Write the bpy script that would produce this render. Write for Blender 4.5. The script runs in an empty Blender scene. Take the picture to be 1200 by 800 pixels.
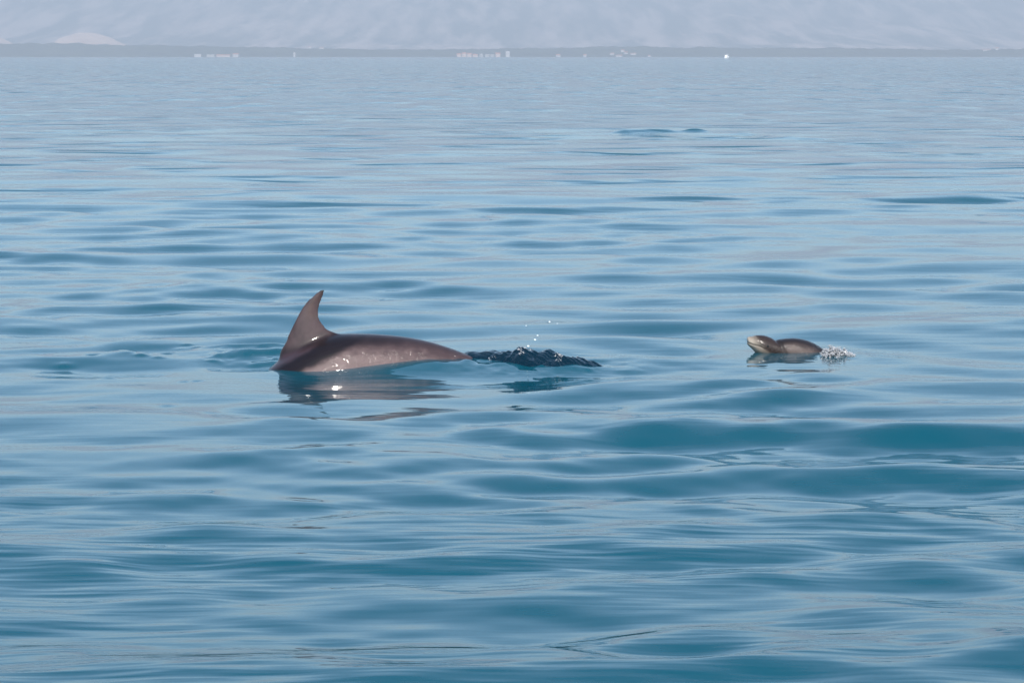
import bpy, bmesh, math, random
import numpy as np
from mathutils import Vector, Matrix, noise

random.seed(4)
RNG = np.random.default_rng(11)
scene = bpy.context.scene
COL = scene.collection

# ------------------------------------------------------------------ camera
EYE = 1.85                       # a person sitting in a small boat
FPX = 3000.0                     # focal length in photograph pixels (90 mm on 36 mm)
HORIZON = 66.0
PITCH = math.atan((400 - HORIZON) / FPX)
cam_data = bpy.data.cameras.new("camera")
cam_data.lens = 90.0
cam_data.sensor_width = 36.0
cam_data.clip_start = 0.1
cam_data.clip_end = 80000.0
cam = bpy.data.objects.new("camera", cam_data)
cam.location = (0, 0, EYE)
cam.rotation_euler = (math.radians(90) - PITCH, 0, 0)
COL.objects.link(cam)
scene.camera = cam

# ------------------------------------------------------------------ sky + sun
SUN_EL = math.radians(44)
SUN_AZ = math.radians(170)       # clockwise from +Y: behind the camera
world = bpy.data.worlds.new("World")
scene.world = world
world.use_nodes = True
wn = world.node_tree
for n in list(wn.nodes):
    wn.nodes.remove(n)
sky = wn.nodes.new("ShaderNodeTexSky")
sky.sky_type = 'NISHITA'
sky.sun_disc = False
sky.sun_elevation = SUN_EL
sky.sun_rotation = SUN_AZ
sky.altitude = 0
sky.air_density = 1.0
sky.dust_density = 0.7
sky.ozone_density = 1.5
bg = wn.nodes.new("ShaderNodeBackground")
bg.inputs["Strength"].default_value = 0.115
wo = wn.nodes.new("ShaderNodeOutputWorld")
tint = wn.nodes.new("ShaderNodeVectorMath")      # the photograph's cool white balance, the same over the whole sky
tint.operation = 'MULTIPLY'
tint.inputs[1].default_value = (0.90, 1.0, 0.965)
wn.links.new(sky.outputs[0], tint.inputs[0])
wn.links.new(tint.outputs[0], bg.inputs[0])
wn.links.new(bg.outputs[0], wo.inputs[0])

sun_data = bpy.data.lights.new("sun", 'SUN')
sun_data.energy = 3.4
sun_data.angle = math.radians(0.53)
sun_data.color = (1.0, 0.93, 0.85)
sun = bpy.data.objects.new("sun", sun_data)
to_sun = Vector((math.sin(SUN_AZ) * math.cos(SUN_EL), math.cos(SUN_AZ) * math.cos(SUN_EL), math.sin(SUN_EL)))
sun.rotation_euler = to_sun.to_track_quat('Z', 'Y').to_euler()
sun.location = (0, 0, 50)
COL.objects.link(sun)

vs = scene.view_settings
vs.view_transform = 'Standard'
vs.look = 'None'
vs.exposure = 1.27
vs.gamma = 1.0
vs.use_curve_mapping = False

# ------------------------------------------------------------------ helpers
_cp, _sp = math.cos(PITCH), math.sin(PITCH)

def ray(px, py):
    d = Vector((px - 600, FPX * _cp + (400 - py) * _sp, -FPX * _sp + (400 - py) * _cp))
    return d.normalized()

def ground(px, py, z=0.0):
    """where the line of sight of a photograph pixel meets the water level z"""
    d = ray(px, py)
    t = (z - EYE) / d.z
    return Vector((d.x * t, d.y * t, z))

def tag(o, label=None, cat=None, group=None, kind=None):
    if label: o["label"] = label
    if cat: o["category"] = cat
    if group: o["group"] = group
    if kind: o["kind"] = kind
    return o

def link_mesh(name, me, mat=None, parent=None):
    o = bpy.data.objects.new(name, me)
    COL.objects.link(o)
    if mat: me.materials.append(mat)
    if parent: o.parent = parent
    return o

def fast_mesh(name, co, quads, smooth=True):
    me = bpy.data.meshes.new(name)
    co = np.asarray(co, np.float32); quads = np.asarray(quads, np.int32)
    me.vertices.add(len(co)); me.vertices.foreach_set("co", co.ravel())
    me.loops.add(quads.size); me.loops.foreach_set("vertex_index", quads.ravel())
    me.polygons.add(len(quads))
    me.polygons.foreach_set("loop_start", np.arange(0, quads.size, 4, dtype=np.int32))
    if smooth:
        me.polygons.foreach_set("use_smooth", np.ones(len(quads), bool))
    me.update(calc_edges=True)
    return me

def grid_quads(nr, nc):
    r, c = np.meshgrid(np.arange(nr - 1), np.arange(nc - 1), indexing='ij')
    a = (r * nc + c).ravel()
    return np.stack([a, a + 1, a + nc + 1, a + nc], 1)

def new_mat(name):
    m = bpy.data.materials.new(name)
    m.use_nodes = True
    nt = m.node_tree
    b = nt.nodes["Principled BSDF"]
    return m, nt, b

def N(nt, typ, **kw):
    n = nt.nodes.new(typ)
    for k, v in kw.items():
        setattr(n, k, v)
    return n

def math_node(nt, op, a, b=None, clamp=False):
    n = nt.nodes.new("ShaderNodeMath"); n.operation = op; n.use_clamp = clamp
    for i, v in enumerate((a, b)):
        if v is None: continue
        if isinstance(v, (int, float)): n.inputs[i].default_value = v
        else: nt.links.new(v, n.inputs[i])
    return n.outputs[0]

def smooth_range(nt, val, lo, hi):
    n = nt.nodes.new("ShaderNodeMapRange"); n.interpolation_type = 'SMOOTHSTEP'
    nt.links.new(val, n.inputs["Value"])
    n.inputs["From Min"].default_value = lo; n.inputs["From Max"].default_value = hi
    return n.outputs["Result"]

# value noise in numpy (vectorised), used for terrain, spray and skin
def vnoise(x, y, seed=0):
    xi = np.floor(x).astype(np.int64); yi = np.floor(y).astype(np.int64)
    fx = x - xi; fy = y - yi
    fx = fx * fx * (3 - 2 * fx); fy = fy * fy * (3 - 2 * fy)
    def h(a, b):
        n = (a * 374761393 + b * 668265263 + seed * 974711) & 0x7fffffff
        n = ((n ^ (n >> 13)) * 1274126177) & 0x7fffffff
        return ((n ^ (n >> 16)) & 0xffff) / 65535.0
    return ((h(xi, yi) * (1 - fx) + h(xi + 1, yi) * fx) * (1 - fy)
            + (h(xi, yi + 1) * (1 - fx) + h(xi + 1, yi + 1) * fx) * fy)

def fbm(x, y, seed=0, octv=4):
    s = 0; a = 1; t = 0
    for i in range(octv):
        s = s + a * vnoise(x * 2 ** i, y * 2 ** i, seed + i * 17); t += a; a *= 0.5
    return s / t

def sstep(a, b, x):
    t = np.clip((x - a) / (b - a), 0, 1)
    return t * t * (3 - 2 * t)

# ------------------------------------------------------------------ materials
def water_material(name, body, bump_scale=1.0):
    m, nt, b = new_mat(name)
    b.inputs["Base Color"].default_value = body
    b.inputs["Roughness"].default_value = 0.04
    b.inputs["IOR"].default_value = 1.333
    geo = N(nt, "ShaderNodeNewGeometry")
    sep = N(nt, "ShaderNodeSeparateXYZ")
    nt.links.new(geo.outputs["Position"], sep.inputs[0])
    far = smooth_range(nt, sep.outputs["Y"], 18.0, 70.0)
    # small ripples everywhere, gathered in patches
    def noise_of(scale_vec, scale, detail, rough=0.5, rot=0.0):
        mp = N(nt, "ShaderNodeMapping")
        mp.inputs["Scale"].default_value = scale_vec
        mp.inputs["Rotation"].default_value = (0, 0, rot)
        nt.links.new(geo.outputs["Position"], mp.inputs["Vector"])
        t = N(nt, "ShaderNodeTexNoise")
        t.inputs["Scale"].default_value = scale
        t.inputs["Detail"].default_value = detail
        t.inputs["Roughness"].default_value = rough
        nt.links.new(mp.outputs[0], t.inputs["Vector"])
        return t.outputs["Fac"]
    rip = noise_of((0.17, 1.0, 1.0), 10.0, 1.5, 0.45, 0.06)
    patch = smooth_range(nt, noise_of((0.5, 1.0, 1.0), 0.5, 2.0), 0.30, 0.60)
    ripa = math_node(nt, 'MULTIPLY', math_node(nt, 'MULTIPLY', patch, math_node(nt, 'SUBTRACT', 1.0, math_node(nt, 'MULTIPLY', smooth_range(nt, sep.outputs["Y"], 9.0, 13.0), 0.8))), 0.015)
    h1 = math_node(nt, 'MULTIPLY', rip, ripa)
    # wavelets far away, where the mesh is too coarse to carry them
    Yc = sep.outputs["Y"]
    f1 = math_node(nt, 'MULTIPLY', smooth_range(nt, Yc, 20.0, 48.0), math_node(nt, 'SUBTRACT', 1.0, smooth_range(nt, Yc, 90.0, 200.0)))
    f2 = smooth_range(nt, Yc, 55.0, 150.0)
    c1 = smooth_range(nt, noise_of((0.5, 1.0, 1.0), 0.62, 2.0, 0.5, -0.06), 0.46, 0.80)
    c2 = smooth_range(nt, noise_of((0.40, 0.085, 1.0), 1.0, 2.0, 0.5, 0.02), 0.46, 0.80)
    h2 = math_node(nt, 'MULTIPLY', c1, math_node(nt, 'MULTIPLY', f1, 0.13))
    h3 = math_node(nt, 'MULTIPLY', c2, math_node(nt, 'MULTIPLY', f2, 0.85))
    hh = math_node(nt, 'ADD', math_node(nt, 'ADD', h1, h2), h3)
    bump = N(nt, "ShaderNodeBump")
    bump.inputs["Strength"].default_value = bump_scale
    bump.inputs["Distance"].default_value = 1.0
    nt.links.new(hh, bump.inputs["Height"])
    nt.links.new(bump.outputs[0], b.inputs["Normal"])
    rr = math_node(nt, 'ADD', math_node(nt, 'MULTIPLY', far, 0.05), 0.035)
    nt.links.new(rr, b.inputs["Roughness"])
    return m

MAT_WATER = water_material("sea_water", (0.0, 0.050, 0.076, 1))

def land_material(name, dark, pale, scale, lo, hi, stretch=(1, 1, 1)):
    m, nt, b = new_mat(name)
    tc = N(nt, "ShaderNodeTexCoord")
    mp = N(nt, "ShaderNodeMapping"); mp.inputs["Scale"].default_value = stretch
    nt.links.new(tc.outputs["Object"], mp.inputs[0])
    t = N(nt, "ShaderNodeTexNoise")
    t.inputs["Scale"].default_value = scale; t.inputs["Detail"].default_value = 6
    t.inputs["Roughness"].default_value = 0.62
    nt.links.new(mp.outputs[0], t.inputs[0])
    r = N(nt, "ShaderNodeValToRGB")
    r.color_ramp.elements[0].position = lo; r.color_ramp.elements[0].color = dark
    r.color_ramp.elements[1].position = hi; r.color_ramp.elements[1].color = pale
    nt.links.new(t.outputs["Fac"], r.inputs[0])
    nt.links.new(r.outputs[0], b.inputs["Base Color"])
    b.inputs["Roughness"].default_value = 0.95
    b.inputs["Specular IOR Level"].default_value = 0.1
    return m

MAT_MOUNT = land_material("mountain_scrub", (0.04, 0.06, 0.05, 1), (0.50, 0.40, 0.36, 1), 0.011, 0.42, 0.62, (1, 0.07, 1))
MAT_SHORE = land_material("shore_woods", (0.018, 0.030, 0.024, 1), (0.05, 0.065, 0.045, 1), 0.02, 0.35, 0.7)
MAT_BARE = land_material("bare_rock", (0.42, 0.31, 0.26, 1), (0.62, 0.47, 0.40, 1), 0.006, 0.35, 0.65)

def plain_material(name, color, rough=0.6, var=0.12, scale=3.0):
    m, nt, b = new_mat(name)
    tc = N(nt, "ShaderNodeTexCoord")
    t = N(nt, "ShaderNodeTexNoise"); t.inputs["Scale"].default_value = scale; t.inputs["Detail"].default_value = 4
    nt.links.new(tc.outputs["Object"], t.inputs[0])
    mx = N(nt, "ShaderNodeMix", data_type='RGBA')
    mx.inputs["A"].default_value = (*[c * (1 - var) for c in color], 1)
    mx.inputs["B"].default_value = (*[min(1, c * (1 + var)) for c in color], 1)
    nt.links.new(t.outputs["Fac"], mx.inputs["Factor"])
    nt.links.new(mx.outputs["Result"], b.inputs["Base Color"])
    b.inputs["Roughness"].default_value = rough
    return m

# ------------------------------------------------------------------ sea surface
def wave_components():
    comps = []
    for lam_lo, lam_hi, n, slope in ((0.16, 0.36, 40, 0.014), (0.36, 0.75, 40, 0.046), (0.75, 1.6, 26, 0.046), (1.6, 6.0, 16, 0.030)):
        for i in range(n):
            lam = lam_lo * (lam_hi / lam_lo) ** RNG.random()
            ang = math.radians(96) + RNG.normal(0, math.radians(32 if lam < 0.9 else 22))
            k = 2 * math.pi / lam
            a = slope * math.sqrt(2.0 / n) / k
            comps.append((k * math.cos(ang), k * math.sin(ang), a, RNG.random() * 2 * math.pi, lam))
    return comps

WAVES = wave_components()

def seg_ridge(x, y, p0, p1, w_near, w_far, h, w_end=0.15):
    """a low swell along the segment p0-p1, its near and far sides falling at their own rate"""
    p0 = np.array(p0[:2]); p1 = np.array(p1[:2])
    d = p1 - p0; L = np.linalg.norm(d); u = d / L
    n = np.array([-u[1], u[0]])
    if n[1] < 0: n = -n
    sx = (x - p0[0]) * u[0] + (y - p0[1]) * u[1]
    sn = (x - p0[0]) * n[0] + (y - p0[1]) * n[1]
    w = np.where(sn < 0, w_near, w_far)
    along = sstep(-w_end, w_end, sx) * (1 - sstep(L - w_end, L + w_end, sx))
    return h * along * np.exp(-(sn / w) ** 2)

def g2(px, py):
    p = ground(px, py); return (p.x, p.y)

DIMPLES = []
for (px, py) in [(108, 421), (118, 417), (145, 416), (172, 418), (183, 414), (195, 417), (212, 405), (220, 402), (232, 404), (244, 394),
                 (150, 419), (166, 421), (127, 441), (218, 445), (228, 445), (196, 474), (245, 485), (175, 412), (186, 422), (250, 423), (266, 430), (205, 409), (140, 415), (75, 428)]:
    p = ground(px, py)
    DIMPLES.append((p.x, p.y, random.uniform(0.035, 0.06), random.choice((-1, 1)) * random.uniform(0.006, 0.012)))

def sea_height(x, y, spacing=None):
    z = np.zeros_like(x)
    # waves come in groups, with slick calmer water between them
    e1 = 0.35 + 1.35 * sstep(0.30, 0.72, fbm(x / 2.6 + 40, y / 3.4 + 11, 101, 2))
    e2 = 0.45 + 1.15 * sstep(0.30, 0.72, fbm(x / 5.0 + 9, y / 5.0 + 3, 131, 2))
    # the animals' own slicks smooth the water right around them
    damp = np.ones_like(x)
    for (px, py), sx_, sy_, k in (((420, 445), 1.2, 1.2, 0.75), ((925, 416), 0.5, 0.7, 0.9)):
        c = ground(px, py)
        damp -= k * np.exp(-((x - c.x) / sx_) ** 4 - ((y - c.y) / sy_) ** 4)
    for kx, ky, a, ph, lam in WAVES:
        f = 1.0 if spacing is None else sstep(2.2, 4.5, lam / spacing)
        f = f * damp * (e1 if lam < 0.75 else (e2 if lam < 1.6 else 1.0))
        z += f * a * np.sin(kx * x + ky * y + ph)
    near = (y > 9) & (y < 90)
    if near.any():
        xs, ys = x[near], y[near]
        zl = np.zeros_like(xs)
        # water pushed up ahead of the large dolphin and beside its tail
        zl += seg_ridge(xs, ys, g2(235, 409), g2(345, 408), 0.10, 0.16, 0.040, 0.25)
        zl += seg_ridge(xs, ys, g2(262, 418), g2(345, 415), 0.09, 0.10, 0.028, 0.20)
        zl += seg_ridge(xs, ys, g2(285, 425), g2(335, 424), 0.07, 0.08, 0.013, 0.12)
        zl -= seg_ridge(xs, ys, g2(250, 427), g2(325, 428), 0.16, 0.20, 0.020, 0.15)
        zl += seg_ridge(xs, ys, g2(430, 432), g2(575, 428), 0.24, 0.35, 0.054, 0.42)
        zl -= seg_ridge(xs, ys, g2(325, 444), g2(700, 442), 0.40, 0.36, 0.026, 0.30)
        zl += seg_ridge(xs, ys, g2(585, 428), g2(695, 429), 0.24, 0.25, 0.030, 0.15)
        # ripple around the calf
        # a back rolling under the surface far off
        for a, b, h in (((722, 157), (790, 156), 0.09), ((800, 156), (828, 156), 0.10), ((760, 163), (880, 161), 0.045), ((640, 160), (720, 158), 0.03), ((870, 158), (950, 164), 0.035)):
            zl += seg_ridge(xs, ys, g2(*a), g2(*b), 0.30, 0.5, h, 0.25)
        for dx, dy, r, h in DIMPLES:
            zl += h * np.exp(-((xs - dx) ** 2 + (ys - dy) ** 2) / r ** 2)
        # churned water round the tail and the nose
        for (px, py), sx_, sy_, amp in (((610, 426), 0.45, 0.35, 0.020), ((285, 416), 0.28, 0.40, 0.012), ((700, 430), 0.25, 0.2, 0.006), ((985, 416), 0.15, 0.2, 0.012)):
            c = ground(px, py)
            e = np.exp(-((xs - c.x) / sx_) ** 2 - ((ys - c.y) / sy_) ** 2)
            zl += amp * e * (fbm(xs * 11, ys * 7, 5, 2) - 0.5) * 2
        z[near] += zl
    return z

def build_sea():
    inv = np.linspace(1 / 5.2, 1 / 15000.0, 960)
    rows = 1 / inv
    rows = np.concatenate([rows, np.arange(ground(600, 464).y, ground(600, 399).y, 0.014), np.arange(ground(600, 164).y, ground(600, 153).y, 0.10)])
    rows = np.concatenate([[-400, -120, -40, -15, -5, 0, 2.5, 4, 4.8], rows])
    rows = np.unique(np.round(rows, 4))
    s_in = np.linspace(-1, 1, 780)
    s_out = 1 + np.linspace(0, 1, 32)[1:] ** 2.2 * 9.0
    s = np.concatenate([-s_out[::-1], s_in, s_out])
    half = 1.0 + 0.24 * np.maximum(rows, 3.0)
    X = half[:, None] * s[None, :]
    Y = np.repeat(rows[:, None], len(s), 1)
    dy = np.where((rows > 13.5) & (rows < 17.5), np.gradient(rows), np.maximum(rows, 3) ** 2 / 5.2 / 960)   # extra rows carry no extra waves
    dx = np.gradient(s)
    sp = np.maximum(np.abs(dy)[:, None], half[:, None] * dx[None, :])
    Z = sea_height(X.ravel(), Y.ravel(), sp.ravel()).reshape(X.shape)
    Z = np.where(np.abs(Y) > 5000, 0, Z)
    co = np.stack([X, Y, Z], -1).reshape(-1, 3)
    me = fast_mesh("sea", co, grid_quads(len(rows), len(s)))
    o = link_mesh("sea", me, MAT_WATER)
    tag(o, "calm blue rippled sea reaching to the far shore", None, None, "structure")
    return o

build_sea()

# ------------------------------------------------------------------ far land
def shore_height(x, y):
    px = 600 + x / 5480.0 * FPX
    base = np.interp(px, [-900, 0, 90, 180, 300, 420, 520, 640, 720, 860, 1000, 1120, 1200, 2100],
                     [30, 30, 27, 24, 21, 17, 16.5, 18, 22, 20, 19, 15.5, 17, 21])
    back = sstep(5480, 5600, y)
    tree = 0.6 * fbm(x / 70.0, y / 90.0, 3, 3) + 0.4 * fbm(x / 15.0, y / 40.0, 5, 2)
    return back * base * (0.50 + 0.86 * tree) + sstep(5560, 7200, y) * 1.0 - 0.6 + 0.4 * back

def build_shore():
    xs = np.linspace(-3200, 3200, 800)
    ys = np.concatenate([np.linspace(5476, 5620, 26), np.linspace(5640, 7400, 14)])
    X, Y = np.meshgrid(xs, ys)
    Z = shore_height(X, Y)
    co = np.stack([X, Y, Z], -1).reshape(-1, 3)
    o = link_mesh("shoreline", fast_mesh("shoreline", co, grid_quads(len(ys), len(xs))), MAT_SHORE)
    tag(o, "low dark wooded shore under the hazy mountain", None, None, "structure")

def mount_height(x, y):
    f = sstep(8200, 13500, y)
    ridge = 430 + 110 * (fbm(x / 2600.0, y * 0 + 0.3, 21, 3) - 0.5)
    gul = fbm(x / 700.0, y / 1500.0, 31, 5) - 0.5
    spur = np.abs(fbm(x / 420.0, y / 1900.0, 77, 4) - 0.5) * 2
    return f * ridge + (gul * 90 - spur * 70) * sstep(8200, 10200, y) + sstep(7300, 8200, y) * (14 + 34 * fbm(x / 500.0, y / 600.0, 9, 3)) - 4

def build_mountain():
    xs = np.linspace(-6500, 6500, 480)
    ys = np.linspace(7250, 13600, 200)
    X, Y = np.meshgrid(xs, ys)
    Z = np.clip(mount_height(X, Y), -3, 585)
    co = np.stack([X, Y, Z], -1).reshape(-1, 3)
    o = link_mesh("mountain", fast_mesh("mountain", co, grid_quads(len(ys), len(xs))), MAT_MOUNT)
    tag(o, "pale mountain side fading into blue haze", None, None, "structure")

def bare_hill(px0, px1, top_py, base_py, dist, label):
    """a pale bare hill behind the wooded shore"""
    m = dist / FPX
    x0, x1 = (px0 - 600) * m, (px1 - 600) * m
    ztop = EYE + (HORIZON - top_py) * m
    xs = np.linspace(x0, x1, 90); ys = np.linspace(dist - 160, dist + 260, 30)
    X, Y = np.meshgrid(xs, ys)
    u = (X - x0) / (x1 - x0); v = (Y - dist + 160) / 420
    prof = np.interp(u, [0, .08, .2, .35, .5, .65, .8, .92, 1], [0, .35, .82, 1, 1, .95, .8, .6, 0.2])
    skew = 1 - 0.45 * sstep(0.45, 1.0, u)
    Z = ztop * prof * skew * np.sin(np.pi * np.clip(v, 0, 1)) ** 0.7 * (0.9 + 0.2 * fbm(X / 60, Y / 60, 41, 3)) - 1.5
    co = np.stack([X, Y, Z], -1).reshape(-1, 3)
    o = link_mesh("bare_hill", fast_mesh("bare_hill", co, grid_quads(len(ys), len(xs))), MAT_BARE)
    tag(o, label, None, None, "structure")

build_shore()
build_mountain()
bare_hill(50, 168, 38.5, 52, 6650, "long pale bare hill above the wooded shore")
bare_hill(-70, 33, 38.5, 52, 6650, "short pale bare hill cut off by a wooded slope")

# ------------------------------------------------------------------ buildings on the far shore
MAT_WHITE = plain_material("white_plaster", (0.52, 0.50, 0.50), 0.8, 0.06, 0.5)
MAT_PINK = plain_material("pink_plaster", (0.58, 0.44, 0.39), 0.8, 0.08, 0.5)
MAT_GREY = plain_material("grey_plaster", (0.40, 0.39, 0.38), 0.8, 0.08, 0.5)
MAT_ROOF = plain_material("terracotta_roof", (0.42, 0.17, 0.10), 0.85, 0.2, 0.8)
MAT_GLASS = plain_material("dark_window", (0.03, 0.04, 0.05), 0.2, 0.1, 1.0)

def box_bm(bm, x0, x1, y0, y1, z0, z1):
    v = [bm.verts.new(p) for p in ((x0, y0, z0), (x1, y0, z0), (x1, y1, z0), (x0, y1, z0), (x0, y0, z1), (x1, y0, z1), (x1, y1, z1), (x0, y1, z1))]
    for f in ((0, 3, 2, 1), (4, 5, 6, 7), (0, 1, 5, 4), (1, 2, 6, 5), (2, 3, 7, 6), (3, 0, 4, 7)):
        bm.faces.new([v[i] for i in f])

def bm_obj(name, bm, mat, parent=None, smooth=False):
    me = bpy.data.meshes.new(name)
    bmesh.ops.recalc_face_normals(bm, faces=bm.faces)
    bm.to_mesh(me); bm.free()
    if smooth:
        for p in me.polygons: p.use_smooth = True
    return link_mesh(name, me, mat, parent)

def house(name, px, w_px, h_px, wall, label, group, base_py=None, flat=False, cat="house"):
    # first ground met along the line of sight to the building's foot
    d = ray(px, base_py if base_py else 67.2)
    pos = None
    for yy in np.arange(5478, 9000, 2.0):
        t = yy / d.y
        x, z = d.x * t, EYE + d.z * t
        hgt = float(shore_height(np.array([x]), np.array([yy]))[0])
        if hgt >= z:
            pos = (x, yy, hgt); break
    if pos is None:
        t = 5484 / d.y; pos = (d.x * t, 5484, 0)
    m = pos[1] / FPX
    w, h = w_px * m, h_px * m
    dep = max(7.0, w * 0.7)
    t = bpy.data.objects.new(name, None); COL.objects.link(t)
    t.location = (pos[0], pos[1] - 3, max(pos[2], 0.3) - 0.3)
    t.rotation_euler = (0, 0, random.uniform(-0.25, 0.25))
    tag(t, label, cat, group)
    hw = h * (1.0 if flat else 0.72)
    bm = bmesh.new(); box_bm(bm, -w / 2, w / 2, 0, dep, -5, hw); bm_obj("wall", bm, wall, t)
    bm = bmesh.new()
    if flat:
        box_bm(bm, -w / 2 - .3, w / 2 + .3, -.3, dep + .3, hw, hw + .5)
        bm_obj("roof", bm, wall, t)
    else:
        e = 0.4
        a = [bm.verts.new(p) for p in ((-w / 2 - e, -e, hw), (w / 2 + e, -e, hw), (w / 2 + e, dep + e, hw), (-w / 2 - e, dep + e, hw), (-w / 2 - e, dep / 2, h), (w / 2 + e, dep / 2, h))]
        for f in ((0, 1, 5, 4), (2, 3, 4, 5), (0, 4, 3), (1, 2, 5), (0, 3, 2, 1)):
            bm.faces.new([a[i] for i in f])
        bm_obj("roof", bm, MAT_ROOF, t)
    nwin = max(1, int(w / 3.2))
    for i in range(nwin):
        xc = -w / 2 + (i + 0.5) * w / nwin
        bm = bmesh.new(); box_bm(bm, xc - .5, xc + .5, -.05, .02, hw * .45, hw * .45 + 1.3); bm_obj("window", bm, MAT_GLASS, t)
    return t

GW = "white houses along the far shore"; LW = "small white house with red roof on the far shore"
GP = "pinkish houses in the far shore village"; LP = "pinkish house in the waterside village on the far shore"
GH = "white houses up the wooded shore slope"; LH = "tiny white house among trees up the far shore slope"
GG = "grey houses in the far shore village"; LG = "grey flat-roofed building in the waterside village on the far shore"
for px, w, h in ((654, 4.5, 3.2), (685.5, 3.5, 3.2), (761, 3, 2.2)):
    house("house", px, w, h, MAT_WHITE, LW, GW)
house("house", 232, 8, 3.2, MAT_WHITE, "white house at the end of a long low waterside row", None, flat=True)
house("hotel", 247, 9, 2.6, MAT_GREY, "grey low block within the long waterside row", None, flat=True, cat="building")
house("hotel", 262, 16, 3.0, MAT_PINK, "long pinkish block in the low waterside row", None, cat="building")
house("house", 276, 6.5, 4.2, MAT_WHITE, "bright white house with red roof ending the low waterside row", None)
house("chapel_tower", 345, 2.2, 5, MAT_WHITE, "thin white tower standing alone on the far shore", None, flat=True, cat="tower")
for px, w, h in ((538, 5, 4), (544, 5, 5.2), (550, 5, 4.6), (557, 6, 3.4), (583.5, 5.5, 5)):
    house("house", px, w, h, MAT_PINK if px != 583.5 else MAT_PINK, LP, GP)
for px, w, h in ((564, 4, 3.4), (571, 5, 3.2), (577, 4, 3.0)):
    house("house", px, w, h, MAT_GREY, LG, GG, flat=True)
house("apartment_block", 595, 4.5, 6.5, MAT_WHITE, "tall bright white block at the end of the waterside village", None, flat=True, cat="building")
for px, by, w, h in ((717, 64.5, 5, 2.4), (729.5, 60.8, 4, 2.2), (733.5, 63.3, 4, 2.6), (742, 64.6, 6, 2.2), (725, 66.8, 7, 2.4),
                     (1168, 58.4, 3, 2.6), (1156, 59.4, 9, 1.6), (363, 56.6, 3, 1.8), (377, 57, 5, 1.8)):
    lab, grp = LH, GH
    if px > 1000: lab, grp = ("long low white building on the shore slope far from the village", None) if w > 5 else ("tiny white house standing apart beside a long low building", None)
    elif px < 400: lab, grp = "tiny white house on the skyline of the shore near the thin tower", "white houses near the thin tower"
    house("house", px, w, h, MAT_WHITE, lab, grp, base_py=by)

# ------------------------------------------------------------------ white boat
def build_boat(px, py):
    g = ground(px, py)
    t = bpy.data.objects.new("motor_boat", None); COL.objects.link(t)
    t.location = (g.x, g.y, 0); t.rotation_euler = (0, 0, math.radians(-115)); t.scale = (1.2, 1.2, 1.2)
    tag(t, "small bright white motor boat out on the water before the shore", "boat")
    white = plain_material("white_gelcoat", (0.85, 0.85, 0.84), 0.25, 0.03, 0.5)
    # hull: stations along x (bow at +x)
    st = [(-3.6, 1.25, 0.95), (-2, 1.4, 1.0), (0, 1.45, 1.05), (2, 1.15, 1.2), (3.2, 0.6, 1.4), (4.1, 0.05, 1.55)]
    bm = bmesh.new(); rings = []
    for x, b, fb in st:
        rings.append([bm.verts.new(p) for p in ((x, -b, fb), (x, -b * .85, 0.1), (x, 0, -0.4), (x, b * .85, 0.1), (x, b, fb), (x, 0, fb + .08))])
    for a, b in zip(rings, rings[1:]):
        for i in range(6):
            bm.faces.new((a[i], a[(i + 1) % 6], b[(i + 1) % 6], b[i]))
    bm.faces.new(rings[0]); bm.faces.new(rings[-1][::-1])
    bm_obj("hull", bm, white, t)
    bm = bmesh.new()
    vb = [(-1.8, 1.1, .9), (1.6, 1.0, .9), (0.7, .85, 2.35), (-1.8, .95, 2.35)]
    L = [bm.verts.new((x, -b, z)) for x, b, z in vb]; R = [bm.verts.new((x, b, z)) for x, b, z in vb]
    bm.faces.new(L); bm.faces.new(R[::-1])
    for i in range(4): bm.faces.new((L[i], L[(i + 1) % 4], R[(i + 1) % 4], R[i]))
    bm_obj("cabin", bm, white, t)
    bm = bmesh.new(); box_bm(bm, -2.3, 1.1, -1.05, 1.05, 2.36, 2.46); bm_obj("cabin_roof", bm, white, t)
    for s in (-1, 1):
        bm = bmesh.new(); box_bm(bm, -1.5, 0.5, s * 1.03 - .03, s * 1.03 + .03, 1.5, 2.0); bm_obj("window", bm, MAT_GLASS, t)
    bm = bmesh.new(); box_bm(bm, -0.9, -0.8, -.05, .05, 2.4, 3.3); bm_obj("mast", bm, white, t)
    return t
build_boat(851.5, 68.6)

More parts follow.
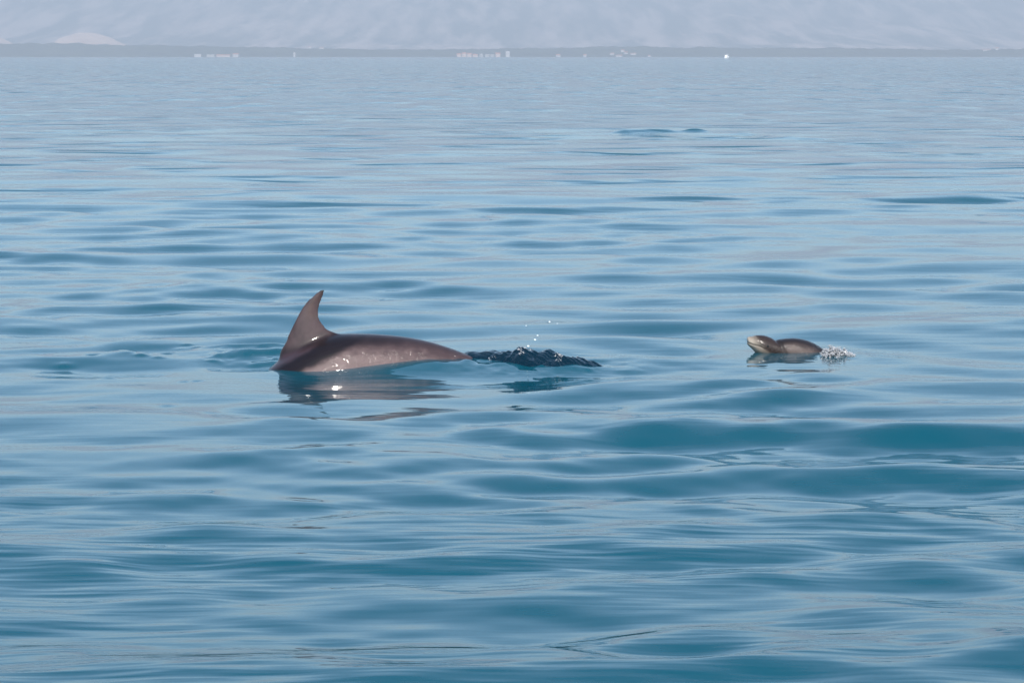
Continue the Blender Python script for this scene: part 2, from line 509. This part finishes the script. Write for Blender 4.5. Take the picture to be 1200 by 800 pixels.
# ------------------------------------------------------------------ dolphins
def skin_material(name, roughness):
    m, nt, b = new_mat(name)
    at = N(nt, "ShaderNodeAttribute"); at.attribute_name = "skin"
    tc = N(nt, "ShaderNodeTexCoord")
    t = N(nt, "ShaderNodeTexNoise"); t.inputs["Scale"].default_value = 14; t.inputs["Detail"].default_value = 5
    nt.links.new(tc.outputs["Object"], t.inputs[0])
    mr = N(nt, "ShaderNodeMapRange")
    mr.inputs["To Min"].default_value = 0.78; mr.inputs["To Max"].default_value = 1.2
    nt.links.new(t.outputs["Fac"], mr.inputs[0])
    mul = N(nt, "ShaderNodeVectorMath", operation='SCALE')
    nt.links.new(at.outputs["Color"], mul.inputs[0]); nt.links.new(mr.outputs[0], mul.inputs["Scale"])
    nt.links.new(mul.outputs[0], b.inputs["Base Color"])
    b.inputs["Roughness"].default_value = roughness
    b.inputs["Specular IOR Level"].default_value = 0.115
    b.inputs["Coat Weight"].default_value = 0.6
    b.inputs["Coat Roughness"].default_value = 0.09
    b.inputs["Coat IOR"].default_value = 1.36
    # water beads and runnels
    t2 = N(nt, "ShaderNodeTexNoise"); t2.inputs["Scale"].default_value = 60; t2.inputs["Detail"].default_value = 2
    nt.links.new(tc.outputs["Object"], t2.inputs[0])
    bp = N(nt, "ShaderNodeBump"); bp.inputs["Distance"].default_value = 0.016
    nt.links.new(at.outputs["Alpha"], bp.inputs["Strength"])
    nt.links.new(t2.outputs["Fac"], bp.inputs["Height"])
    nt.links.new(bp.outputs[0], b.inputs["Coat Normal"])
    return m

def catmull(pts, n):
    P = np.array(pts, float)
    P = np.vstack([2 * P[0] - P[1], P, 2 * P[-1] - P[-2]])
    out = []
    for i in range(1, len(P) - 2):
        for t in np.linspace(0, 1, n, endpoint=False):
            a, b, c, d = P[i - 1], P[i], P[i + 1], P[i + 2]
            out.append(0.5 * (2 * b + (c - a) * t + (2 * a - 5 * b + 4 * c - d) * t ** 2 + (3 * b - a - 3 * c + d) * t ** 3))
    out.append(P[-2])
    return np.array(out)

def loft(bm, rings):
    R = [[bm.verts.new(p) for p in r] for r in rings]
    n = len(R[0])
    for a, b in zip(R, R[1:]):
        for i in range(n):
            bm.faces.new((a[i], a[(i + 1) % n], b[(i + 1) % n], b[i]))
    bm.faces.new(R[0][::-1]); bm.faces.new(R[-1])

def body_rings(stations, per=7, nseg=36):
    """stations: x, z of the body axis, half height, half width, all in metres"""
    S = catmull(stations, per)
    rings = []
    for i, (x, z, hh, hw) in enumerate(S):
        a = S[max(0, i - 1)]; b = S[min(len(S) - 1, i + 1)]
        tx, tz = b[0] - a[0], b[1] - a[1]; l = math.hypot(tx, tz) or 1
        nx, nz = -tz / l, tx / l
        hh = max(hh, .004); hw = max(hw, .004)
        ring = []
        for k in range(nseg):
            th = 2 * math.pi * k / nseg
            c, s = math.cos(th), math.sin(th)
            ring.append((x + nx * hh * s, hw * c * (1 - 0.06 * s), z + nz * hh * s))
        rings.append(ring)
    return rings

def fin_rings(lead, trail, thick, nt_=26, nseg=24):
    """upright fin in the x-z plane between a leading and a trailing edge, both from root to tip"""
    A = catmull(lead, 8); B = catmull(trail, 8)
    def res(C):
        d = np.r_[0, np.cumsum(np.linalg.norm(np.diff(C, axis=0), axis=1))]; d /= d[-1]
        t = np.linspace(0, 1, nt_)
        return np.stack([np.interp(t, d, C[:, j]) for j in range(C.shape[1])], 1)
    A, B = res(A), res(B)
    rings = []
    for i in range(nt_):
        a, b = A[i], B[i]
        ch = np.linalg.norm(b - a)
        th = min(max(thick * ch, 0.008), 0.05) * (1 + 0.6 * math.exp(-((i / nt_) / 0.22) ** 2))
        ring = []
        for k in range(nseg):
            u = 0.5 - 0.5 * math.cos(2 * math.pi * k / nseg)
            side = 1 if k < nseg / 2 else -1
            prof = (math.sqrt(max(u, 0)) * (1 - u) * 1.9 + 0.10 * math.sin(math.pi * u))
            p = a + (b - a) * u
            ring.append((p[0], side * th * prof, p[1]))
        rings.append(ring)
    return rings

def remeshed(name, bm, voxel, smooth_iter):
    me = bpy.data.meshes.new(name + "_cage")
    bmesh.ops.recalc_face_normals(bm, faces=bm.faces)
    bm.to_mesh(me); bm.free()
    o = bpy.data.objects.new(name + "_cage", me); COL.objects.link(o)
    r = o.modifiers.new("remesh", 'REMESH'); r.mode = 'VOXEL'; r.voxel_size = voxel
    s = o.modifiers.new("smooth", 'SMOOTH'); s.factor = 0.5; s.iterations = smooth_iter
    dg = bpy.context.evaluated_depsgraph_get()
    out = bpy.data.meshes.new_from_object(o.evaluated_get(dg))
    bpy.data.objects.remove(o); bpy.data.meshes.remove(me)
    out.name = name
    out.polygons.foreach_set("use_smooth", np.ones(len(out.polygons), bool))
    return out

def paint(me, fn, wet):
    """skin colour, with the beaded water film kept in the alpha"""
    n = len(me.vertices)
    co = np.empty(n * 3, np.float32); me.vertices.foreach_get("co", co); co = co.reshape(-1, 3)
    c = np.ones((n, 4), np.float32); c[:, :3] = fn(co); c[:, 3] = wet(co)
    a = me.color_attributes.new("skin", 'FLOAT_COLOR', 'POINT')
    a.data.foreach_set("color", c.ravel())

def lerp3(a, b, t):
    return np.array(a)[None, :] * (1 - t[:, None]) + np.array(b)[None, :] * t[:, None]

MAT_SKIN = skin_material("dolphin_skin", 0.5)

def side_fluke(bm, cx, cz, ang, span, chord, th):
    """tail flukes: two flat blades lying across the body"""
    for s in (-1, 1):
        rings = []
        for i in range(12):
            t = i / 11
            c = chord * (1 - t) ** 0.7 + 0.012
            off = 0.62 * chord * t ** 1.3
            ring = []
            for k in range(16):
                u = 0.5 - 0.5 * math.cos(2 * math.pi * k / 16)
                sd = 1 if k < 8 else -1
                h = sd * th * math.sqrt(max(u, 0)) * (1 - u) * 1.9 * (1 - .7 * t) + sd * .004
                lx = -chord * .5 + off + u * c
                ring.append((cx + lx * math.cos(ang) - h * math.sin(ang), s * t * span, cz + lx * math.sin(ang) + h * math.cos(ang)))
            rings.append(ring if s > 0 else ring[::-1])
        loft(bm, rings)

def pectoral(bm, x, z, y, length, chord, sweep, drop):
    for s in (-1, 1):
        rings = []
        for i in range(10):
            t = i / 9
            c = chord * (1 - 0.75 * t ** 1.5)
            ring = []
            for k in range(14):
                u = 0.5 - 0.5 * math.cos(2 * math.pi * k / 14)
                sd = 1 if k < 7 else -1
                h = sd * (0.016 * (1 - .6 * t) * math.sqrt(u) * (1 - u) * 1.9 + .004)
                ring.append((x + sweep * t + u * c, s * (y + length * 0.55 * t + h * .6), z - drop * t + h * .8))
            rings.append(ring if s > 0 else ring[::-1])
        loft(bm, rings)

# --- the large dolphin: outline measured on the photograph, in pixels, turned to metres at its own distance
def build_large_dolphin():
    CX, CY = 430, 427
    g = ground(CX, CY)
    m = math.hypot(g.y, EYE) / FPX
    YAW = math.radians(8)
    f = lambda px, py: ((px - CX) * m / math.cos(YAW), (CY - py) * m)
    st_px = [  # axis px, py, half height, half width
        (196, 612, 3, 3), (205, 603, 8, 8), (220, 588, 11, 12), (233, 573, 24, 22), (252, 553, 35, 32), (282, 526, 42, 41),
        (314, 497, 45, 47), (341, 470, 46, 49), (366, 450, 46, 49), (398, 437, 46, 47), (430, 434, 43.5, 43), (467, 433, 39, 37),
        (503, 436, 34, 30), (538, 442, 27, 22), (575, 453, 20, 14), (610, 466, 15, 9), (645, 482, 10, 7), (672, 495, 5, 6)]
    st = [(*f(a, b), h * m, w * m) for a, b, h, w in st_px]
    bm = bmesh.new()
    loft(bm, body_rings(st))
    lead = [f(*p) for p in ((331, 432), (328, 413), (337, 396), (347, 375), (357, 357), (367.5, 346), (374, 340.5), (380, 337.5))]
    trail = [f(*p) for p in ((424, 418), (402, 392), (387, 384.5), (378, 377), (374.5, 368), (375.5, 358), (379, 348), (382, 340))]
    loft(bm, fin_rings(lead, trail, 0.13))
    cx, cz = f(672, 495)
    side_fluke(bm, cx, cz, math.radians(-24), 0.31, 0.20, 0.02)
    px_, pz_ = f(285, 548)
    pectoral(bm, px_, pz_, 0.16, 0.32, 0.14, 0.20, 0.20)
    me = remeshed("dolphin", bm, 0.0062, 12)
    # fair the fin into the back
    b2 = bmesh.new(); b2.from_mesh(me)
    def near_root(v):
        px = v.co.x * math.cos(YAW) / m + CX; py = CY - v.co.z / m
        top = np.interp(px, [306, 332, 365, 399, 430], [440, 409, 399, 389, 390])
        return 312 < px < 425 and abs(py - top) < 13
    sel = [v for v in b2.verts if near_root(v)]
    for _ in range(45):
        bmesh.ops.smooth_vert(b2, verts=sel, factor=0.5, use_axis_x=True, use_axis_y=True, use_axis_z=True)
    b2.to_mesh(me); b2.free()
    def col(co):
        x, z = co[:, 0], co[:, 2]
        px = x * math.cos(YAW) / m + CX; py = CY - z / m
        top = np.interp(px, [200, 265, 306, 332, 365, 399, 430, 471, 510, 548, 600, 680], [500, 470, 440, 409, 399, 389, 390, 394, 402, 415, 445, 490])
        dep = py - top                              # pixels below the back line
        wob = (fbm(px / 17, py / 17, 3, 3) - .5)
        dark = (0.010, 0.006, 0.008); mid = (0.072, 0.047, 0.047); pale = (0.185, 0.132, 0.122)
        mott = fbm(px / 9, py / 5, 33, 4)
        q = (px - 343) * 0.447 + (py - 428) * 0.894 + wob * 5
        out = lerp3(mid, pale, sstep(6, 32, dep + (mott - .5) * 20))
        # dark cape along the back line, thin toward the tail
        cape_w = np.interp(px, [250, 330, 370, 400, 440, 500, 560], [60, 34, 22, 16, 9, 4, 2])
        c = (1 - sstep(cape_w - 5, cape_w + 7, dep + wob * 6)) * np.interp(px, [400, 470, 540], [1, .75, .5])  # weaker toward the tail, sky sheen on the back painted into the skin
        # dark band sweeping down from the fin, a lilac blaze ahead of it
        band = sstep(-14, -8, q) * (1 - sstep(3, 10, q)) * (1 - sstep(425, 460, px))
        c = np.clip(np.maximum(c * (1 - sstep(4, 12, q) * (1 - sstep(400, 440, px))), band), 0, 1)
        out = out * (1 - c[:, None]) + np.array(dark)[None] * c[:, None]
        bl = (1 - sstep(-13, -8, q)) * (1 - sstep(362, 392, px)) * sstep(292, 315, px) * sstep(1, 7, dep)
        out = out * (1 - 0.8 * bl[:, None]) + np.array((0.066, 0.042, 0.050))[None] * 0.8 * bl[:, None]
        # old rake marks and scuffs
        sc = np.exp(-(np.abs(np.sin((px * 0.35 - py * 0.9) * 0.33 + 3 * mott)) / 0.05) ** 2) * (fbm(px / 30, py / 12, 57, 2) > .56)
        out = out * (1 + 0.25 * sc[:, None])
        # the fin: pinkish grey with dark rim and tip
        fin = sstep(-6, 12, -dep - wob * 5)
        finc = np.array((0.100, 0.068, 0.066))[None] * (0.9 + 0.9 * (fbm(px / 9, py / 14, 8, 3)[:, None] - .5))
        tip = sstep(0, 1, (343 - py) / 4)[:, None]
        finc = finc * (1 - tip) + np.array((0.02, 0.016, 0.016))[None] * tip
        tr = np.interp(py, [340, 348, 358, 368, 377, 384, 389], [382, 380, 375.5, 374.5, 378, 386, 399])
        ld = np.interp(py, [338, 340.5, 346, 357, 375, 392, 404, 412], [380, 374, 367.5, 357, 347, 340, 335, 330])
        rim = np.clip(np.exp(-np.abs(px - tr) / 1.6) + 0.8 * np.exp(-np.abs(px - ld) / 1.4), 0, 1)[:, None] * 0.75 * (1 - sstep(368, 388, py))[:, None]
        finc = finc * (1 - rim) + np.array((0.045, 0.03, 0.03))[None] * rim
        return (out * (1 - fin[:, None]) + finc * fin[:, None]) * np.array((0.60, 0.58, 0.62))[None]
    def wet(co):
        px = co[:, 0] * math.cos(YAW) / m + CX; py = CY - co[:, 2] / m
        lo = np.interp(px, [360, 400, 450, 550], [421, 419, 414, 412])
        w = np.where(py > lo, 1.0, np.exp(-((py - lo) / 5.0) ** 2)) * sstep(362, 385, px) * (1 - 0.75 * sstep(430, 470, px))
        return np.clip(w * 2.8 * sstep(0.35, 0.6, fbm(px / 6, py / 4, 77, 2)) + 0.05, 0, 1)
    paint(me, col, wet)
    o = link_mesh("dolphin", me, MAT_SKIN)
    o.location = (g.x, g.y, 0.0)
    o.rotation_euler = (0, 0, YAW)
    tag(o, "large brownish grey dolphin arching its back with tall curved dorsal fin", "dolphin")
    return o

def build_calf():
    CX, CY = 920, 412
    g = ground(CX, CY)
    m = math.hypot(g.y, EYE) / FPX
    YAW = math.radians(10)
    f = lambda px, py: ((px - CX) * m / math.cos(YAW), (CY - py) * m)
    st_px = [(874.6, 397, 1.5, 1.5), (876, 397.2, 4.2, 4.5), (880, 399, 6.8, 7.5), (885, 400.6, 9.3, 10), (891, 403, 11.5, 12), (898, 406, 12, 13),
             (906, 408.6, 12.0, 13.8), (914, 410.4, 13.5, 15), (922, 411.2, 15, 16.2), (932, 412.5, 16.2, 16.8), (944, 416, 16.6, 16.6), (957, 423, 16, 16),
             (970, 433, 15, 14.6), (984, 446, 13, 12.4), (1000, 462, 10, 9.4), (1016, 478, 7, 6), (1030, 492, 4.5, 4), (1042, 503, 2.5, 3)]
    st = [(*f(a, b), h * m, w * m) for a, b, h, w in st_px]
    bm = bmesh.new()
    loft(bm, body_rings(st, 6, 32))
    lead = [f(*p) for p in ((962, 430), (966, 418), (974, 412), (984, 409))]
    trail = [f(*p) for p in ((984, 440), (981, 428), (982, 418), (986, 411))]
    loft(bm, fin_rings(lead, trail, 0.13))
    cx, cz = f(1042, 503)
    side_fluke(bm, cx, cz, math.radians(-45), 0.12, 0.08, 0.008)
    me = remeshed("dolphin", bm, 0.0030, 6)
    # crease behind the head, where the neck folds
    n = len(me.vertices)
    co = np.empty(n * 3, np.float32); me.vertices.foreach_get("co", co); co = co.reshape(-1, 3)
    px = co[:, 0] * math.cos(YAW) / m + CX; py = CY - co[:, 2] / m
    line = 909.5 + (py - 399) * 0.55
    e = np.exp(-((px - line) / 2.6) ** 2) * (py < 416)
    nor = np.empty(n * 3, np.float32); me.vertices.foreach_get("normal", nor); nor = nor.reshape(-1, 3)
    co -= nor * (e * 1.3 * m)[:, None]
    mouth = 400.5 + (px - 876) * 0.40 - 1.2 * np.exp(-((px - 887) / 5) ** 2)
    e2 = np.exp(-((py - mouth) / 0.8) ** 2) * (px < 893)
    co -= nor * (e2 * 0.6 * m)[:, None]
    me.vertices.foreach_set("co", co.ravel()); me.update()
    def col(co):
        px = co[:, 0] * math.cos(YAW) / m + CX; py = CY - co[:, 2] / m
        dark = (0.020, 0.014, 0.014); mid = (0.12, 0.090, 0.082); pale = (0.62, 0.54, 0.45)
        wob = fbm(px / 7, py / 7, 13, 3) - .5
        top = np.interp(px, [866, 876, 887, 899, 909, 918, 927, 940, 953, 966], [408, 400, 391, 393, 399, 396, 395.6, 398, 403, 412])
        dep = py - top
        c = sstep(4.0, 11, dep + wob * 4)
        out = lerp3(dark, mid, c)
        head = 1 - sstep(906, 913, px - (py - 399) * .5)
        hc = lerp3(pale, (0.036, 0.023, 0.020), sstep(874, 894, px + (402 - py) * 0.55 + wob * 9))
        lo = sstep(-1, 3, py - (400.5 + (px - 876) * 0.40) + wob * 2)[:, None] * (1 - sstep(890, 906, px))[:, None]
        hc = hc * (1 - .55 * lo) + np.array((0.42, 0.34, 0.28))[None] * .55 * lo
        out = out * (1 - head[:, None]) + hc * head[:, None]
        mouth = 400.5 + (px - 876) * 0.40 - 1.2 * np.exp(-((px - 887) / 5) ** 2)
        ml = np.exp(-((py - mouth) / 0.7) ** 2) * (px < 893)
        cr = np.exp(-((px - (909.5 + (py - 399) * .55)) / 1.5) ** 2)
        k = np.clip(ml * .85 + cr * .6, 0, 1)[:, None]
        out = out * (1 - k) + np.array((0.02, 0.014, 0.014))[None] * k
        # slightly paler stripe along the upper flank
        st = np.exp(-((dep - 5.5) / 1.6) ** 2) * (px > 915) * 0.35
        return (out * (1 - st[:, None]) + np.array((0.09, 0.062, 0.056))[None] * st[:, None]) * 0.62
    def wet(co):
        px = co[:, 0] * math.cos(YAW) / m + CX; py = CY - co[:, 2] / m
        return np.clip(np.exp(-((py - 408) / 3.0) ** 2) * 0.8 + 0.28, 0, 1)
    paint(me, col, wet)
    o = link_mesh("dolphin", me, MAT_SKIN)
    o.location = (g.x, g.y, 0.0)
    o.rotation_euler = (0, 0, YAW)
    tag(o, "small calf dolphin lifting its pale blunt head out of the water", "dolphin")
    # eyes
    em = plain_material("dark_eye", (0.012, 0.010, 0.010), 0.1, 0.1, 20)
    for s in (-1, 1):
        b2 = bmesh.new(); bmesh.ops.create_uvsphere(b2, u_segments=12, v_segments=8, radius=1.3 * m)
        e = bm_obj("eye", b2, em, o, True)
        ex, ez = f(896, 403.5)
        e.location = (ex, s * 12.4 * m, ez)
    return o

build_large_dolphin()
build_calf()

# ------------------------------------------------------------------ splashes
def churn_material():
    m, nt, b = new_mat("churned_water")
    b.inputs["Base Color"].default_value = (0.0001, 0.010, 0.020, 1)
    b.inputs["IOR"].default_value = 1.333
    b.inputs["Roughness"].default_value = 0.04
    tc = N(nt, "ShaderNodeTexCoord")
    t = N(nt, "ShaderNodeTexNoise"); t.inputs["Scale"].default_value = 34; t.inputs["Detail"].default_value = 1
    nt.links.new(tc.outputs["Object"], t.inputs[0])
    bp = N(nt, "ShaderNodeBump"); bp.inputs["Strength"].default_value = 0.8; bp.inputs["Distance"].default_value = 0.009
    nt.links.new(t.outputs["Fac"], bp.inputs["Height"])
    nt.links.new(bp.outputs[0], b.inputs["Normal"])
    return m
MAT_CHURN = churn_material()

def build_churn():
    """heaped, broken water where the tail stock goes under"""
    yc = ground(600, 426.6).y
    m = yc / FPX
    nx, ny = 300, 110
    pxs = np.linspace(505, 712, nx)
    xs = (pxs - 600) * m
    X = np.repeat(xs[None, :], ny, 0); px = np.repeat(pxs[None, :], ny, 0)
    V = np.repeat(np.linspace(-1, 1, ny)[:, None], nx, 1)
    wid = np.interp(px, [505, 530, 560, 600, 640, 670, 690, 712], [0.02, 0.10, 0.17, 0.23, 0.25, 0.22, 0.16, 0.06])
    cy = yc + np.interp(px, [505, 560, 620, 712], [0.22, 0.12, -0.02, -0.08])
    Y = cy + V * wid
    topz = np.interp(px, [505, 525, 548, 575, 598, 612, 630, 652, 662, 672, 688, 700, 712],
                     [-8, 2, 12, 13, 13, 16, 14.5, 16, 11.5, 8.5, 6, 3, -3]) * m
    prof = np.clip(1 - V ** 2, 0, 1) ** 0.9
    lump = fbm(X * 9, Y * 8, 50, 2)
    curl = np.sin(X * 52 + 5 * fbm(X * 6, Y * 9, 12, 2) + Y * 21) * np.sin(Y * 38 + 4 * fbm(X * 8, Y * 5, 19, 2))
    amp = np.interp(px, [505, 570, 600, 675, 712], [0.05, 0.25, 0.8, 0.8, 0.4])
    Z = topz * prof * (1 + amp * (lump - 0.50) * 1.1) + prof * amp * 0.009 * curl + prof * amp * 0.005 * np.sin(X * 118 + 6 * lump + Y * 40) * np.sin(Y * 95 + X * 30 + 5 * lump) - 0.05 * (1 - prof)
    Yd = Y + 0.03 * amp * (fbm(X * 14, Y * 14 + 9, 71, 2) - .5)
    co = np.stack([X, Yd, Z], -1).reshape(-1, 3)
    me = fast_mesh("churned_wake", co, grid_quads(ny, nx))
    o = link_mesh("churned_wake", me, MAT_CHURN)
    tag(o, "dark heap of churned water behind the large dolphin's tail", "splash")
    return o

CHURN = build_churn()

def droplet_mat():
    m, nt, b = new_mat("water_drop")
    b.inputs["Base Color"].default_value = (0.85, 0.9, 0.95, 1)  # whitish base paints in the sun's sparkle on the drops
    b.inputs["Roughness"].default_value = 0.115
    b.inputs["IOR"].default_value = 1.333
    b.inputs["Transmission Weight"].default_value = 0.25
    return m
MAT_DROP = droplet_mat()

def blob_bm(bm, c, r, seed):
    t = bmesh.ops.create_icosphere(bm, subdivisions=2, radius=r)
    for v in t["verts"]:
        k = 1 + 0.45 * (noise.noise(Vector(v.co) * (1.1 / r) + Vector((seed, 0, 0))))
        v.co = Vector((v.co.x * k * 1.1, v.co.y * k * 1.1, v.co.z * k * 0.9)) + Vector(c)

depth_drop = ground(600, 427.9).y
for i, (px, py, r) in enumerate(((644, 377, .0050), (630, 393, .0045), (627, 398, .0060), (619, 405.5, .0062), (616.5, 381.5, .0032), (653, 379, .0030), (631, 428, .003))[:6]):
    d = ray(px, py); t = depth_drop / d.y
    bm = bmesh.new(); blob_bm(bm, (0, 0, 0), r, i * 3.1)
    o = bm_obj("water_drop", bm, MAT_DROP, None, True)
    o.location = (d.x * t, depth_drop, EYE + d.z * t)
    tag(o, "small water drop flung up above the churned wake", "water drop", "drops flung up over the wake")

MAT_FOAM_GLINT, _nt, _b = new_mat("white_foam_glint")
_b.inputs["Base Color"].default_value = (0.48, 0.49, 0.52, 1)  # also colours the scraps that imitate sun glints on the wake
_b.inputs["Roughness"].default_value = 0.25
_b.inputs["IOR"].default_value = 1.333
_b.inputs["Transmission Weight"].default_value = 0.45

def shred(bm, c, r, rnd):
    """a torn scrap for spray and added glints: a small lump pulled out in a random direction"""
    t = bmesh.ops.create_icosphere(bm, subdivisions=1, radius=r)
    ax = Vector((rnd.gauss(0, 1), rnd.gauss(0, 1), abs(rnd.gauss(0, .7)))).normalized()
    k = rnd.uniform(0.2, 1.6)
    for v in t["verts"]:
        v.co += ax * v.co.dot(ax) * k
        v.co *= rnd.uniform(0.6, 1.3)
        v.co += Vector(c)

def build_foam():
    rnd = random.Random(8)
    g = ground(984, 417)
    m = g.y / FPX
    bm = bmesh.new()
    for i in range(800):
        px = rnd.triangular(961, 1004, 972)
        top = np.interp(px, [961, 967, 974, 982, 990, 998, 1006], [4, 9, 13, 11, 8, 4.5, 1]) * rnd.uniform(.55, 1.1)
        yy = rnd.gauss(0, 0.032)
        z = (rnd.random() ** 0.8 * top + 1) * m * math.exp(-(yy / .09) ** 2) - 0.004
        shred(bm, ((px - 984) * m, yy, z), rnd.choice((.0015, .002, .0025, .003, .004, .006)), rnd)
    o = bm_obj("foam_splash", bm, MAT_FOAM_GLINT, None, False)
    o.location = (g.x, g.y, 0)
    tag(o, "white frothy splash behind the small calf's back", None, None, "stuff")
build_foam()

def wake_glints(parent):
    """white scraps added as sun glints on the near side of the churned water, and along the wet line of the flank"""
    rnd = random.Random(21)
    co = np.empty(len(parent.data.vertices) * 3, np.float32); parent.data.vertices.foreach_get("co", co); co = co.reshape(-1, 3)
    near = co[(co[:, 1] < ground(600, 426.6).y) & (co[:, 2] > 0.022)]
    bm = bmesh.new()
    cl = [near[rnd.randrange(len(near))] for _ in range(9)]
    for i in range(70):
        c = cl[rnd.randrange(9)]
        d = ((near - c) ** 2).sum(1)
        p = near[np.argsort(d)[rnd.randrange(0, 120)]]
        shred(bm, p, rnd.choice((.002, .0025, .003, .0045)), rnd)
    tag(bm_obj("glint_flecks", bm, MAT_FOAM_GLINT, parent), kind="stuff")  # white scraps standing in for sun sparkle on the heaped water
wake_glints(CHURN)

# ------------------------------------------------------------------ haze
def build_haze():
    bm = bmesh.new(); box_bm(bm, -9000, 9000, -900, 15600, -8, 600)
    m = bpy.data.materials.new("haze"); m.use_nodes = True
    nt = m.node_tree
    for n in list(nt.nodes): nt.nodes.remove(n)
    out = nt.nodes.new("ShaderNodeOutputMaterial")
    v = nt.nodes.new("ShaderNodeVolumePrincipled")
    v.inputs["Color"].default_value = (0.58, 0.655, 0.765, 1)
    v.inputs["Density"].default_value = 2.8e-4
    v.inputs["Anisotropy"].default_value = 0.0
    nt.links.new(v.outputs[0], out.inputs["Volume"])
    o = bm_obj("haze", bm, m)
    tag(o, "thin blue summer haze over the sea and far mountain", None, None, "stuff")
build_haze()
